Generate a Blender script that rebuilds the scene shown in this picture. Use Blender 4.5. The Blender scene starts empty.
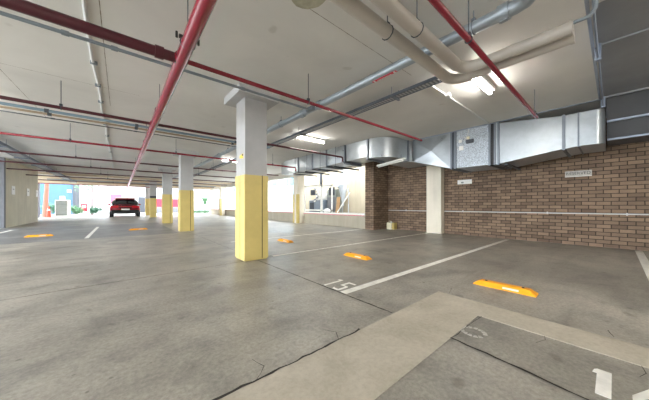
import bpy, bmesh, math, random
from mathutils import Vector, Matrix
R = random.Random(7)
sc = bpy.context.scene
C = sc.collection
PI = math.pi

# ------------------------------------------------------------------ materials
def lin(c):
    return tuple(((v/255)/12.92 if v/255 <= .04045 else ((v/255+.055)/1.055)**2.4) for v in c) + (1,)
def base_mat(name):
    m = bpy.data.materials.new(name); m.use_nodes = True
    nt = m.node_tree; b = nt.nodes['Principled BSDF']
    return m, nt, b
def ramp(nt, fac, stops):
    r = nt.nodes.new('ShaderNodeValToRGB'); e = r.color_ramp.elements
    while len(e) < len(stops): e.new(.5)
    for i, (p, c) in enumerate(stops):
        e[i].position = p; e[i].color = c
    nt.links.new(fac, r.inputs[0]); return r.outputs[0]
def noise(nt, scale, detail=4, rough=.55, vec=None, dist=0):
    n = nt.nodes.new('ShaderNodeTexNoise'); n.inputs['Scale'].default_value = scale
    n.inputs['Detail'].default_value = detail; n.inputs['Roughness'].default_value = rough
    n.inputs['Distortion'].default_value = dist
    if vec: nt.links.new(vec, n.inputs['Vector'])
    return n.outputs['Fac']
def mix(nt, a, b, fac, mode='MIX'):
    n = nt.nodes.new('ShaderNodeMix'); n.data_type = 'RGBA'; n.blend_type = mode
    for s, v in ((n.inputs[0], fac), (n.inputs[6], a), (n.inputs[7], b)):
        if hasattr(v, 'links') or isinstance(v, bpy.types.NodeSocket): nt.links.new(v, s)
        else: s.default_value = v
    return n.outputs[2]
def bump(nt, b, h, strength, dist=.01):
    n = nt.nodes.new('ShaderNodeBump'); n.inputs['Strength'].default_value = strength
    n.inputs['Distance'].default_value = dist
    nt.links.new(h, n.inputs['Height']); nt.links.new(n.outputs[0], b.inputs['Normal'])
def pos(nt, scale=(1, 1, 1)):
    g = nt.nodes.new('ShaderNodeNewGeometry'); mp = nt.nodes.new('ShaderNodeMapping')
    mp.inputs['Scale'].default_value = scale
    nt.links.new(g.outputs['Position'], mp.inputs['Vector']); return mp.outputs[0]
def mat(name, c, rough=.6, metal=0, var=.08, scale=6, bmp=0, spec=.5):
    m, nt, b = base_mat(name)
    c = lin(c)
    d = tuple(v*(1-var) for v in c[:3])+(1,); l = tuple(min(1, v*(1+var)) for v in c[:3])+(1,)
    tc = nt.nodes.new('ShaderNodeTexCoord')
    f = noise(nt, scale, 4, .6, tc.outputs['Object'])
    nt.links.new(ramp(nt, f, [(.3, d), (.7, l)]), b.inputs['Base Color'])
    b.inputs['Roughness'].default_value = rough; b.inputs['Metallic'].default_value = metal
    b.inputs['Specular IOR Level'].default_value = spec
    if bmp: bump(nt, b, f, bmp)
    return m
def emit(name, c, s):
    m, nt, b = base_mat(name)
    b.inputs['Base Color'].default_value = lin(c); b.inputs['Emission Color'].default_value = lin(c)
    b.inputs['Emission Strength'].default_value = s
    return m

def floor_mat():
    m, nt, b = base_mat('stained_concrete')
    p = pos(nt)
    big = noise(nt, .42, 5, .6, p, .6); mid = noise(nt, 1.9, 6, .65, p, .3); fine = noise(nt, 34, 6, .75, p)
    col = ramp(nt, big, [(.28, lin((142, 139, 133))), (.48, lin((172, 168, 161))), (.72, lin((194, 190, 183)))])
    col = mix(nt, col, ramp(nt, mid, [(.3, lin((92, 89, 85))), (.5, lin((190, 186, 180))), (.75, lin((225, 222, 216)))]), .6, 'MULTIPLY')
    col = mix(nt, col, ramp(nt, fine, [(.36, (.45, .45, .45, 1)), (.62, (1, 1, 1, 1))]), .6, 'MULTIPLY')
    # tyre tracks and drips
    st = noise(nt, 1.0, 5, .6, pos(nt, (.35, 2.6, 1)), .5)
    col = mix(nt, col, ramp(nt, st, [(.5, (1, 1, 1, 1)), (.68, (.55, .54, .53, 1))]), .5, 'MULTIPLY')
    spots = noise(nt, 5.5, 2, .4, p)
    col = mix(nt, col, ramp(nt, spots, [(.68, (1, 1, 1, 1)), (.74, (.5, .48, .46, 1))]), .55, 'MULTIPLY')
    wear = noise(nt, .33, 3, .5, pos(nt, (1, .7, 1)), .8)
    col = mix(nt, col, ramp(nt, wear, [(.5, (1, 1, 1, 1)), (.66, (.6, .6, .61, 1))]), .6, 'MULTIPLY')
    chips = noise(nt, 16, 1, .3, p)
    col = mix(nt, col, ramp(nt, chips, [(.76, (1, 1, 1, 1)), (.8, (.45, .43, .4, 1))]), .7, 'MULTIPLY')
    col = mix(nt, col, (1.34, 1.325, 1.27, 1), 1.0, 'MULTIPLY')
    nt.links.new(col, b.inputs['Base Color'])
    nt.links.new(ramp(nt, big, [(.3, (.36,)*3+(1,)), (.7, (.48,)*3+(1,))]), b.inputs['Roughness'])
    b.inputs['Specular IOR Level'].default_value = .45
    bump(nt, b, fine, .05, .006)
    return m
def strip_mat():
    m, nt, b = base_mat('pale_concrete')
    p = pos(nt); f = noise(nt, 2.2, 6, .65, p, .3); g = noise(nt, 30, 4, .7, p)
    col = ramp(nt, f, [(.3, lin((174, 165, 147))), (.7, lin((202, 193, 176)))])
    col = mix(nt, col, ramp(nt, g, [(.3, (.72, .71, .7, 1)), (.6, (1, 1, 1, 1))]), .5, 'MULTIPLY')
    nt.links.new(col, b.inputs['Base Color']); b.inputs['Roughness'].default_value = .75
    bump(nt, b, g, .15, .01); return m
def ceiling_mat():
    m, nt, b = base_mat('painted_concrete_ceiling')
    p = pos(nt); f = noise(nt, .6, 5, .6, p, .4); g = noise(nt, 9, 4, .6, p)
    col = ramp(nt, f, [(.3, lin((206, 204, 199))), (.7, lin((222, 220, 215)))])
    sp = noise(nt, 3.1, 2, .4, p)
    col = mix(nt, col, ramp(nt, sp, [(.72, (1, 1, 1, 1)), (.77, (.72, .7, .66, 1))]), .5, 'MULTIPLY')
    nt.links.new(col, b.inputs['Base Color']); b.inputs['Roughness'].default_value = .8
    bump(nt, b, g, .05, .01); return m
def brick_mat():
    m, nt, b = base_mat('brown_brick')
    g = nt.nodes.new('ShaderNodeNewGeometry'); s = nt.nodes.new('ShaderNodeSeparateXYZ')
    nt.links.new(g.outputs['Position'], s.inputs[0])
    add = nt.nodes.new('ShaderNodeMath'); add.operation = 'ADD'
    nt.links.new(s.outputs[0], add.inputs[0]); nt.links.new(s.outputs[1], add.inputs[1])
    cb = nt.nodes.new('ShaderNodeCombineXYZ')
    nt.links.new(add.outputs[0], cb.inputs[0]); nt.links.new(s.outputs[2], cb.inputs[1])
    wob = nt.nodes.new('ShaderNodeTexNoise'); wob.inputs['Scale'].default_value = 7
    nt.links.new(cb.outputs[0], wob.inputs['Vector'])
    mv = nt.nodes.new('ShaderNodeVectorMath'); mv.operation = 'MULTIPLY_ADD'
    nt.links.new(wob.outputs['Color'], mv.inputs[0]); mv.inputs[1].default_value = (.012, .012, 0)
    nt.links.new(cb.outputs[0], mv.inputs[2])
    t = nt.nodes.new('ShaderNodeTexBrick'); nt.links.new(mv.outputs[0], t.inputs['Vector'])
    t.inputs['Scale'].default_value = 1
    t.inputs['Brick Width'].default_value = .25; t.inputs['Row Height'].default_value = .0955
    t.inputs['Mortar Size'].default_value = .0075; t.inputs['Mortar Smooth'].default_value = .25
    t.inputs['Bias'].default_value = -.1
    t.inputs['Color1'].default_value = lin((158, 133, 110)); t.inputs['Color2'].default_value = lin((114, 94, 77))
    t.inputs['Mortar'].default_value = lin((52, 43, 36))
    f = noise(nt, 2.2, 5, .6, pos(nt), .4); fi = noise(nt, 45, 4, .7, pos(nt))
    col = mix(nt, t.outputs['Color'], ramp(nt, f, [(.3, (.66, .66, .68, 1)), (.7, (1.0, 1.0, .98, 1))]), .75, 'MULTIPLY')
    col = mix(nt, col, ramp(nt, fi, [(.3, (.7, .7, .7, 1)), (.65, (1, 1, 1, 1))]), .5, 'MULTIPLY')
    nt.links.new(col, b.inputs['Base Color']); b.inputs['Roughness'].default_value = .85
    inv = nt.nodes.new('ShaderNodeMath'); inv.operation = 'SUBTRACT'; inv.inputs[0].default_value = 1
    nt.links.new(t.outputs['Fac'], inv.inputs[1])
    bump(nt, b, inv.outputs[0], .9, .012)
    return m
def galv(name, c=(176, 182, 186), spangle=0, rough=.34, metal=.75):
    m, nt, b = base_mat(name)
    p = pos(nt)
    if spangle:
        v = nt.nodes.new('ShaderNodeTexVoronoi'); v.inputs['Scale'].default_value = spangle
        nt.links.new(p, v.inputs['Vector'])
        s = nt.nodes.new('ShaderNodeSeparateColor'); nt.links.new(v.outputs['Color'], s.inputs[0]); f = s.outputs[0]
        lo, hi = .62, 1.12
    else:
        f = noise(nt, 3.5, 6, .65, p, .5); lo, hi = .82, 1.1
    c = lin(c)
    nt.links.new(ramp(nt, f, [(.25, tuple(v*lo for v in c[:3])+(1,)), (.75, tuple(min(1, v*hi) for v in c[:3])+(1,))]), b.inputs['Base Color'])
    b.inputs['Metallic'].default_value = metal
    nt.links.new(ramp(nt, f, [(.3, (rough*.8,)*3+(1,)), (.7, (rough*1.3,)*3+(1,))]), b.inputs['Roughness'])
    return m
def board_wall_mat(name, c, sx, seam=(120, 116, 105)):
    m, nt, b = base_mat(name)
    p = pos(nt)
    f = noise(nt, .8, 5, .6, p, .4); g = noise(nt, 1.0, 4, .6, pos(nt, (5, 5, .5)))
    c = lin(c)
    col = ramp(nt, f, [(.3, tuple(v*.88 for v in c[:3])+(1,)), (.7, tuple(min(1, v*1.05) for v in c[:3])+(1,))])
    col = mix(nt, col, ramp(nt, g, [(.35, (.8, .79, .76, 1)), (.6, (1, 1, 1, 1))]), .45, 'MULTIPLY')
    nt.links.new(col, b.inputs['Base Color']); b.inputs['Roughness'].default_value = .8
    return m

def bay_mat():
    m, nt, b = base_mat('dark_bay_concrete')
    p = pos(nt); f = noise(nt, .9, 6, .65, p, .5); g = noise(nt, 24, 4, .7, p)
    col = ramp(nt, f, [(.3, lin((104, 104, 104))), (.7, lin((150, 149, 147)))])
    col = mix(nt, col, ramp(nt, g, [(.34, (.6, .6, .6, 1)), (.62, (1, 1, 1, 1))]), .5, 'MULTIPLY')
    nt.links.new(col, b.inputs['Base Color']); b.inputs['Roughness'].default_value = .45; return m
def slot_mat():
    m, nt, b = base_mat('slotted_tray')
    w = nt.nodes.new('ShaderNodeTexWave'); w.bands_direction = 'Y'; w.inputs['Scale'].default_value = 5
    nt.links.new(pos(nt), w.inputs['Vector'])
    nt.links.new(ramp(nt, w.outputs['Fac'], [(.45, lin((112, 116, 120))), (.55, lin((172, 174, 176)))]), b.inputs['Base Color'])
    b.inputs['Roughness'].default_value = .5; return m
M = dict(
    floor=floor_mat(), strip=strip_mat(), ceil=ceiling_mat(), brick=brick_mat(),
    galv=galv('galvanised_duct'), spangle=galv('spangled_sheet', (186, 194, 202), 60, .45, .45),
    flange=galv('galvanised_flange', (122, 128, 136), 0, .45), pipe_galv=galv('galvanised_pipe', (160, 169, 176), 0, .36, .5),
    steel=mat('dark_steel', (72, 78, 86), .5, .5), tray=mat('tray_steel', (104, 112, 124), .5, .4),
    red=mat('red_pipe_paint', (136, 40, 54), .24, 0, .1, 4), maroon=mat('maroon_pipe_paint', (74, 24, 34), .35, 0, .12, 4),  # maroon is the same red paint, darkened to stand for shade
    tan=mat('tan_pvc', (180, 173, 164), .4, 0, .06, 3), grey_conduit=mat('grey_conduit', (120, 128, 134), .5),
    blue_conduit=mat('blue_grey_conduit', (124, 146, 160), .5), tan_conduit=mat('tan_conduit', (168, 150, 126), .55),
    dark_conduit=mat('dark_cable', (78, 84, 90), .6), white_conduit=mat('white_conduit', (206, 207, 206), .45, 0, .05),
    white=mat('white_paint', (232, 231, 226), .5, 0, .06), line=mat('worn_line_paint', (240, 237, 229), .7, 0, .12, 9),
    column=mat('whitewashed_concrete', (178, 177, 176), .75, 0, .07, 3, .1),
    yellow=mat('yellow_paint', (210, 188, 116), .55, 0, .07, 3), yellow_dark=mat('dark_gap', (70, 62, 40), .8),
    stop=mat('orange_rubber', (246, 164, 28), .45, 0, .06, 8), bolt=mat('bolt_black', (34, 32, 30), .5),
    silver=mat('reflector_silver', (226, 214, 206), .3), joint=mat('joint_dirt', (52, 47, 42), .9),
    cream=board_wall_mat('cream_render', (238, 230, 212), 1), extwhite=mat('white_render', (206, 207, 207), .8, 0, .03, 1),
    leftwall=board_wall_mat('precast_panel', (206, 198, 176), 1), shade=mat('grey_blockwork', (112, 113, 117), .8),  # shade: grey for the side wall's shaded face, also plain grey posts
    blue=mat('blue_render', (66, 98, 120), .8, 0, .05, 1), dock=board_wall_mat('dock_concrete', (186, 178, 160), 1),
    beam=mat('tan_beam', (206, 190, 166), .75, 0, .08, 2), greybeam=mat('grey_beam', (196, 190, 180), .75, 0, .06, 2),
    pave=mat('pale_paving', (166, 163, 157), .8, 0, .08, .6), soffit=mat('grey_deck', (146, 148, 152), .55, .2, .08, 2),  # soffit grey has the shadow over this ceiling put into its colour
    angle=mat('blue_grey_angle', (150, 160, 176), .45, .4), black=mat('black_plastic', (26, 27, 30), .5),
    darkgrey=mat('charcoal', (62, 66, 72), .6), cab=mat('cabinet_grey', (136, 142, 136), .6), teal=mat('teal_glass', (88, 160, 178), .15, 0, .1, 1),
    leaf=mat('leaf_green', (84, 126, 88), .6, 0, .3, 5), leaf2=mat('leaf_dark', (66, 108, 84), .6, 0, .3, 5),
    bark=mat('bark_grey', (132, 118, 118), .85, 0, .2, 8), redbark=mat('bark_red', (150, 100, 84), .85, 0, .2, 8),
    signred=mat('sign_red', (206, 44, 62), .5), cone=mat('cone_orange', (240, 96, 70), .5),
    carpaint=mat('car_red', (128, 22, 36), .25, .3, .05), glass=mat('car_glass', (34, 36, 42), .08),
    tail=mat('tail_lamp_red', (196, 22, 36), .2), tyre=mat('tyre', (26, 26, 28), .8), chrome=mat('hub_silver', (176, 178, 182), .3, .8),
    wood=mat('raw_board', (186, 148, 104), .7, 0, .15, 6), machine=mat('machine_grey', (120, 130, 142), .5),
    bluecan=mat('pale_blue_plastic', (120, 178, 204), .45), drum=mat('cream_plastic', (226, 220, 190), .45), drumy=mat('yellowed_plastic', (206, 184, 110), .5),
    tube=emit('lit_tube', (255, 251, 244), 42), stain=mat('ceiling_patch', (176, 172, 150), .8, 0, .2, 12),
    slots=slot_mat(), casing=mat('dark_casing', (96, 98, 102), .5, .2, .06, 2), yard=board_wall_mat('yard_render', (196, 184, 160), 1), cyclone=mat('painted_steel_pale', (190, 196, 200), .45), bay=bay_mat(), seam=mat('ceiling_seam', (128, 120, 106), .9), smudge=mat('faint_paint', (186, 182, 174), .8, 0, .2, 14),
    stickery=mat('sticker_yellow', (232, 200, 70), .5), plum=mat('pink_sign', (214, 80, 110), .5),
)

# ------------------------------------------------------------------ mesh helper
class MB:
    def __init__(s): s.bm = bmesh.new(); s.smooth = False
    def box(s, x0, x1, y0, y1, z0, z1, bev=0):
        r = bmesh.ops.create_cube(s.bm, size=1)
        for v in r['verts']:
            v.co = Vector(((x0+x1)/2+v.co.x*(x1-x0), (y0+y1)/2+v.co.y*(y1-y0), (z0+z1)/2+v.co.z*(z1-z0)))
        if bev:
            es = list({e for v in r['verts'] for e in v.link_edges})
            bmesh.ops.bevel(s.bm, geom=es, offset=bev, segments=2, affect='EDGES', profile=.5)
        return s
    def hexa(s, p):      # 8 points: bottom 4 ccw, top 4
        v = [s.bm.verts.new(q) for q in p]
        for f in ((3, 2, 1, 0), (4, 5, 6, 7), (0, 1, 5, 4), (1, 2, 6, 5), (2, 3, 7, 6), (3, 0, 4, 7)): s.bm.faces.new([v[i] for i in f])
        return s
    def prism(s, pts, z0, z1):
        a = [s.bm.verts.new((x, y, z0)) for x, y in pts]; b = [s.bm.verts.new((x, y, z1)) for x, y in pts]
        s.bm.faces.new(a[::-1]); s.bm.faces.new(b); n = len(pts)
        for i in range(n): s.bm.faces.new((a[i], a[(i+1) % n], b[(i+1) % n], b[i]))
        return s
    def tube(s, pts, r, n=12, caps=True):
        s.smooth = True
        pts = [Vector(p) for p in pts]; rs = r if isinstance(r, (list, tuple)) else [r]*len(pts)
        rings = []; up = None
        for i, p in enumerate(pts):
            d = (pts[min(i+1, len(pts)-1)]-pts[max(i-1, 0)]).normalized()
            if up is None:
                up = Vector((0, 0, 1)) if abs(d.z) < .9 else Vector((1, 0, 0))
            a = d.cross(up).normalized(); bb = a.cross(d).normalized(); up = bb
            rings.append([s.bm.verts.new(p+(a*math.cos(2*PI*k/n)+bb*math.sin(2*PI*k/n))*rs[i]) for k in range(n)])
        for u, v in zip(rings, rings[1:]):
            for k in range(n): s.bm.faces.new((u[k], u[(k+1) % n], v[(k+1) % n], v[k]))
        if caps: s.bm.faces.new(rings[0][::-1]); s.bm.faces.new(rings[-1])
        return s
    def loft(s, rings, caps=True):
        rr = [[s.bm.verts.new(p) for p in q] for q in rings]; n = len(rr[0])
        for u, v in zip(rr, rr[1:]):
            for k in range(n): s.bm.faces.new((u[k], u[(k+1) % n], v[(k+1) % n], v[k]))
        if caps: s.bm.faces.new(rr[0][::-1]); s.bm.faces.new(rr[-1])
        return s
    def leaves(s, c, rad, n, size, flat=1):
        for _ in range(n):
            d = Vector((R.gauss(0, 1), R.gauss(0, 1), R.gauss(0, 1)*flat)).normalized()*rad*(R.random()**.4)
            p = Vector(c)+Vector((d.x, d.y, d.z)); w = size*R.uniform(.6, 1.3)
            a = Vector((R.gauss(0, 1), R.gauss(0, 1), R.gauss(0, 1))).normalized(); b = a.orthogonal().normalized()
            v = [s.bm.verts.new(q) for q in (p-a*w, p+b*w*.45, p+a*w, p-b*w*.45)]
            s.bm.faces.new(v)
        return s
    def build(s, name, m, parent=None, loc=None):
        bmesh.ops.recalc_face_normals(s.bm, faces=s.bm.faces)
        me = bpy.data.meshes.new(name); s.bm.to_mesh(me); s.bm.free()
        if s.smooth:
            for p in me.polygons: p.use_smooth = True
            try: me.set_sharp_from_angle(angle=math.radians(38))
            except Exception: pass
        me.materials.append(M[m] if isinstance(m, str) else m)
        o = bpy.data.objects.new(name, me); C.objects.link(o)
        if parent:
            o.parent = parent
            o.matrix_parent_inverse = Matrix.Translation(-parent.location) if parent.type == 'EMPTY' and not any(parent.rotation_euler) else Matrix()
        return o
def tag(o, label=None, cat=None, group=None, kind=None):
    if label: o['label'] = label
    if cat: o['category'] = cat
    if group: o['group'] = group
    if kind: o['kind'] = kind
    return o
def thing(name, label, cat, loc=(0, 0, 0), group=None):
    o = bpy.data.objects.new(name, None); C.objects.link(o); o.location = loc; o.empty_display_size = .1
    return tag(o, label, cat, group)
def struct(name, mb, m):
    return tag(mb.build(name, m), kind='structure')
def arc(c, r, a0, a1, z, n=8):
    return [(c[0]+r*math.cos(a0+(a1-a0)*i/n), c[1]+r*math.sin(a0+(a1-a0)*i/n), z) for i in range(n+1)]
def text_mesh(name, body, size, m, parent, mw, depth=.001):
    cu = bpy.data.curves.new(name, 'FONT'); cu.body = body; cu.size = size; cu.extrude = depth
    cu.align_x = 'CENTER'; cu.align_y = 'CENTER'
    t = bpy.data.objects.new(name+'_tmp', cu); C.objects.link(t)
    dg = bpy.context.evaluated_depsgraph_get()
    me = bpy.data.meshes.new_from_object(t.evaluated_get(dg)); bpy.data.objects.remove(t)
    me.transform(mw); me.materials.clear(); me.materials.append(M[m])
    o = bpy.data.objects.new(name, me); C.objects.link(o)
    if parent: o.parent = parent; o.matrix_parent_inverse = Matrix.Translation(-parent.location)
    return o

H = 3.2           # ceiling height
XW = 9.2          # brick wall
# ------------------------------------------------------------------ setting
struct('floor', MB().box(-7, 9.9, -6, 31, -.2, 0), 'floor')
struct('ground', MB().box(-40, 60, 31, 80, -.22, -.02).box(9.9, 60, -10, 31, -.22, -.02).box(-40, -7, -10, 31, -.22, -.02), 'pave')
struct('ceiling', MB().box(-7, 8.75, .14, 31, H, H+.3).box(8.75, 9.55, .14, 6.95, H, H+.3).box(-7, 3.9, -6, .14, H, H+.3), 'ceil')
struct('ceiling_deck', MB().box(3.9, 9.55, -6, .135, H+.04, H+.3), 'soffit')  # ceiling past the joint, its shadow painted in as grey
struct('wall_right', MB().box(XW, XW+.3, -6, 6.5, 0, H), 'brick')
struct('wall_return', MB().box(8.15, XW+.3, 6.5, 6.95, 0, H), 'brick')
struct('wall_back', MB().box(-7, XW+.3, -6.3, -6, 0, H), 'cream')  # unseen wall added to block light from behind and bounce it warm
struct('wall_left', MB().box(-4.3, -4.0, 17.9, 23.6, 0, H), 'leftwall')
struct('wall_side', MB().box(-7, -4.0, 17.7, 17.9, 0, H), 'shade')  # darker grey carries the shade on this face
struct('wall_dock', MB().box(8.15, 8.4, 6.95, 30.6, 0, .56), 'dock')
struct('trim_1', MB().box(8.1, 8.45, 6.95, 30.6, .56, .63), 'white')
struct('trim_2', MB().box(8.085, 8.1, 6.95, 30.6, .565, .59), 'plum')
struct('floor_dock', MB().box(8.45, 9.9, 6.95, 30.6, .4, .62), 'pave')
struct('wall_yard', MB().box(9.9, 10.2, 6.95, 14.6, 0, 3.6), 'yard')
struct('trim_3', MB().box(8.3, 8.7, 6.95, 30.6, 2.84, H), 'greybeam')
struct('trim_4', MB().box(-7, 8.75, 30.6, 31.0, 2.86, H), 'beam')
struct('trim_5', MB().box(-7, 8.75, 27.2, 27.6, 3.02, H).box(-7, 8.75, 23.9, 24.2, 3.06, H), 'beam')
# pale concrete L-shaped strip in the floor
struct('floor_strip', MB().box(2.6, 2.96, -6, 1.37, 0, .003).box(-.6, 2.6, .83, 1.37, 0, .003), 'strip')
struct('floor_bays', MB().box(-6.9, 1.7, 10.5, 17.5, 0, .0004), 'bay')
# joints and cracks
def jag(pts, w, amp, mb, z=.0045):
    prev = None
    for (x0, y0), (x1, y1) in zip(pts, pts[1:]):
        L = math.hypot(x1-x0, y1-y0); n = max(1, int(L/.06)); nx, ny = -(y1-y0)/L, (x1-x0)/L
        for i in range(n+1):
            t = i/n; o = R.uniform(-amp, amp); ww = w*R.uniform(.45, 1.2)
            a = mb.bm.verts.new((x0+(x1-x0)*t+nx*(o-ww), y0+(y1-y0)*t+ny*(o-ww), z))
            b = mb.bm.verts.new((x0+(x1-x0)*t+nx*(o+ww), y0+(y1-y0)*t+ny*(o+ww), z))
            if prev: mb.bm.faces.new((prev[0], prev[1], b, a))
            prev = (a, b)
jm = MB()
jag([(2.0, 4.4), (2.02, 1.38)], .009, .003, jm)
jag([(2.0, .83), (1.86, -.6)], .010, .006, jm); jag([(1.86, -.6), (1.84, -3)], .008, .005, jm)
jag([(-6.9, 4.3), (-1, 4.33), (1.75, 4.42)], .0065, .003, jm)
jag([(2.3, 4.42), (4, 4.5), (9.1, 4.55)], .004, .002, jm)
jag([(2.02, 4.9), (2.03, 10.9)], .004, .003, jm); jag([(4.9, 5.3), (4.75, 10.5)], .009, .004, jm)
jag([(1.55, 1.375), (1.15, 1.375), (.3, 1.38)], .009, .009, jm); jag([(2.6, .8), (2.0, .82)], .0025, .007, jm)
jag([(1.3, 1.38), (1.36, 1.46), (1.32, 1.56)], .002, .008, jm); jag([(.62, 1.38), (.72, 1.46), (.68, 1.58)], .0025, .007, jm)
jag([(2.6, .36), (2.52, .34), (2.42, .38)], .002, .005, jm); jag([(3.0, .0), (3.12, .03)], .003, .004, jm)
jag([(2.6, -.12), (2.5, -.13), (2.42, -.1)], .002, .005, jm); jag([(2.98, 1.25), (3.2, 1.32)], .002, .004, jm)
jag([(2.9, 1.85), (3.05, 1.7), (3.3, 1.6)], .002, .004, jm); jag([(-6.9, 10.5), (2, 10.5)], .004, .003, jm)
struct('floor_joint', jm, 'joint')
# ceiling seams, patch
sm = MB()
for a, b in (((-6.9, 5.9), (.3, 6.0)), ((-1.46, 5.95), (-1.38, 9)), ((-.17, 2), (-.16, 7)), ((1.2, 2.14), (3.7, 2.16)), ((-6.9, 9.0), (3, 9.1))):
    jag([a, b], .004, .0008, sm, H-.002)
struct('trim_6', sm, 'seam')
pm = MB(); pm.prism([(1.46+.2*math.cos(t*PI/10)*R.uniform(.93, 1.05), 2.0+.2*math.sin(t*PI/10)*R.uniform(.93, 1.05)) for t in range(20)], H-.003, H); struct('trim_7', pm, 'stain')
# expansion-joint flashing on the ceiling: tapering blades along X, and deck lips along Y
fl = MB()
for x0, x1, d in ((3.6, 5.0, .16), (5.0, 7.5, .15)):
    fl.hexa([(x0, .135, H-.005), (x1, .135, H-d), (x1, .15, H-d), (x0, .15, H-.005), (x0, .135, H+.05), (x1, .135, H+.05), (x1, .15, H+.05), (x0, .15, H+.05)])
    fl.box(x1-.03, x1+.03, .11, .17, H-d-.02, H+.05)
fl.box(3.6, 7.5, .17, .2, H-.02, H)
struct('trim_8', fl, 'angle')
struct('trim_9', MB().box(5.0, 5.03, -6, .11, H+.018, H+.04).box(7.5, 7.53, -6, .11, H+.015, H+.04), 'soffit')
struct('trim_10', MB().box(7.44, 7.5, .2, 4.3, H-.015, H), 'angle')

# stepped dark duct casing over the wall beyond the joint
sd = MB()
prof = [(7.62, H+.035), (8.0, 2.86), (8.02, 2.84), (8.06, 2.84), (8.3, 2.52), (8.32, 2.5), (XW-.01, 2.5), (XW-.01, H+.035)]
sd.loft([[(x, -5.95, z) for x, z in prof], [(x, .1, z) for x, z in prof]])
cs = thing('duct_casing', 'dark grey stepped metal casing over the brick wall past the ceiling joint', 'duct casing', (8.4, -3, 2.5))
sd.build('casing_sheet', 'casing', cs)
MB().box(7.97, 8.03, -5.95, .1, 2.82, 2.86).build('edge_angle', 'angle', cs)
MB().box(8.27, 8.33, -5.95, .1, 2.48, 2.52).build('edge_angle', 'angle', cs)

# white pilaster on the brick wall
struct('trim_11', MB().box(8.95, XW, 4.05, 4.6, 0, 2.75), 'cream')

# ------------------------------------------------------------------ columns
def column(x0, y0, z_y, w, cap, label, far=False, guards=True):
    x1, y1 = x0+w, y0+w; cx, cy = (x0+x1)/2, (y0+y1)/2
    t = thing('concrete_column', label, 'column', (cx, cy, 0), 'square columns in a row')
    MB().box(x0, x1, y0, y1, z_y, H-.14 if cap else H).build('shaft', 'column', t)
    g = MB(); g.box(x0-.004, x1+.004, y0-.004, y1+.004, .0, z_y); gd = g.build('yellow_band', 'yellow', t)
    if guards:
        p = .018; q = w*.74
        for k, pts in enumerate((
            [(x0-p, y0-p), (x0+q, y0-p), (x0+q, y0-.004), (x0-.004, y0-.004), (x0-.004, y0+w*.45), (x0-p, y0+w*.45)],
            [(x0+q+.02, y0-p), (x1+p, y0-p), (x1+p, y0+.2), (x1+.004, y0+.2), (x1+.004, y0-.004), (x0+q+.02, y0-.004)],
            [(x0-p, y0+w*.45+.02), (x0-.004, y0+w*.45+.02), (x0-.004, y1+.004), (x0+.2, y1+.004), (x0+.2, y1+p), (x0-p, y1+p)])):
            MB().prism(pts, .02, z_y-.004).build('corner_guard', 'yellow', t)
        MB().box(x0+q+.002, x0+q+.018, y0-.012, y0-.004, .02, z_y).build('guard_gap', 'yellow_dark', t)
        MB().box(x0-.012, x0-.004, y0+w*.45+.002, y0+w*.45+.018, .02, z_y).build('guard_gap', 'yellow_dark', t)
    if cap:
        MB().box(cx-.4, cx+.4, cy-.4, cy+.4, H-.14, H, .004).build('capital', 'column', t)
    return t
column(1.78, 4.41, 1.62, .44, True, 'square column with yellow base beside the painted number 15, biggest of the row')
column(1.83, 10.98, 1.64, .45, True, 'second square yellow-based column of the row, just behind the biggest one')
column(1.88, 16.5, 1.66, .45, True, 'third square yellow-based column of the row, small capital, before the one with dark sign')
column(1.95, 25.2, 1.64, .45, True, 'slim distant yellow-based column carrying a small dark sign plate', guards=False)
column(1.98, 30.5, 1.7, .42, False, 'yellow-based column at the open far end, just beside the parked red car', guards=False)
# dock side columns
def side_column(x0, y0, w, label, strip):
    t = thing('concrete_column', label, 'column', (x0+w/2, y0+w/2, 0), 'columns along the loading dock')
    MB().box(x0, x0+w, y0, y0+w, 0, 2.84).build('shaft', 'cream', t)
    if strip:
        MB().box(x0-.02, x0+.12, y0-.02, y0, .02, 1.66).box(x0-.02, x0, y0, y0+.12, .02, 1.66).build('corner_guard', 'yellow', t)
        MB().box(x0-.02, x0, y0+w-.14, y0+w, .02, 1.66).build('corner_guard', 'yellow', t)
    return t
side_column(7.68, 11.5, .46, 'cream column with yellow corner strips in front of the loading dock wall', True)
side_column(7.6, 25.0, .46, 'cream column with thin yellow strip standing far off along the dock side', True)
side_column(8.2, 30.6, .4, 'plain pale column at the far corner of the garage', False)
st = thing('sticker', 'tiny yellow and black sticker high on the biggest column', 'sticker', (1.78, 4.58, 2.0))
MB().hexa([(1.778, 4.5, 1.93), (1.778, 4.68, 1.95), (1.78, 4.68, 1.95), (1.78, 4.5, 1.93), (1.778, 4.5, 2.03), (1.778, 4.68, 2.0), (1.78, 4.68, 2.0), (1.78, 4.5, 2.03)]).build('backing', 'stickery', st)
MB().box(1.7765, 1.778, 4.51, 4.56, 1.98, 2.02).build('black_mark', 'black', st)
tag(MB().box(1.93, 2.4, 25.16, 25.2, 1.64, 1.82).build('sign_plate', 'darkgrey'), 'small dark plate fixed on the slim distant column above its yellow base', 'sign')
struct('trim_12', MB().box(-5.35, -5.12, 30.5, 30.9, 0, 2.86).box(-4.62, -4.4, 24.8, 25.1, 0, H), 'shade')

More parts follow.
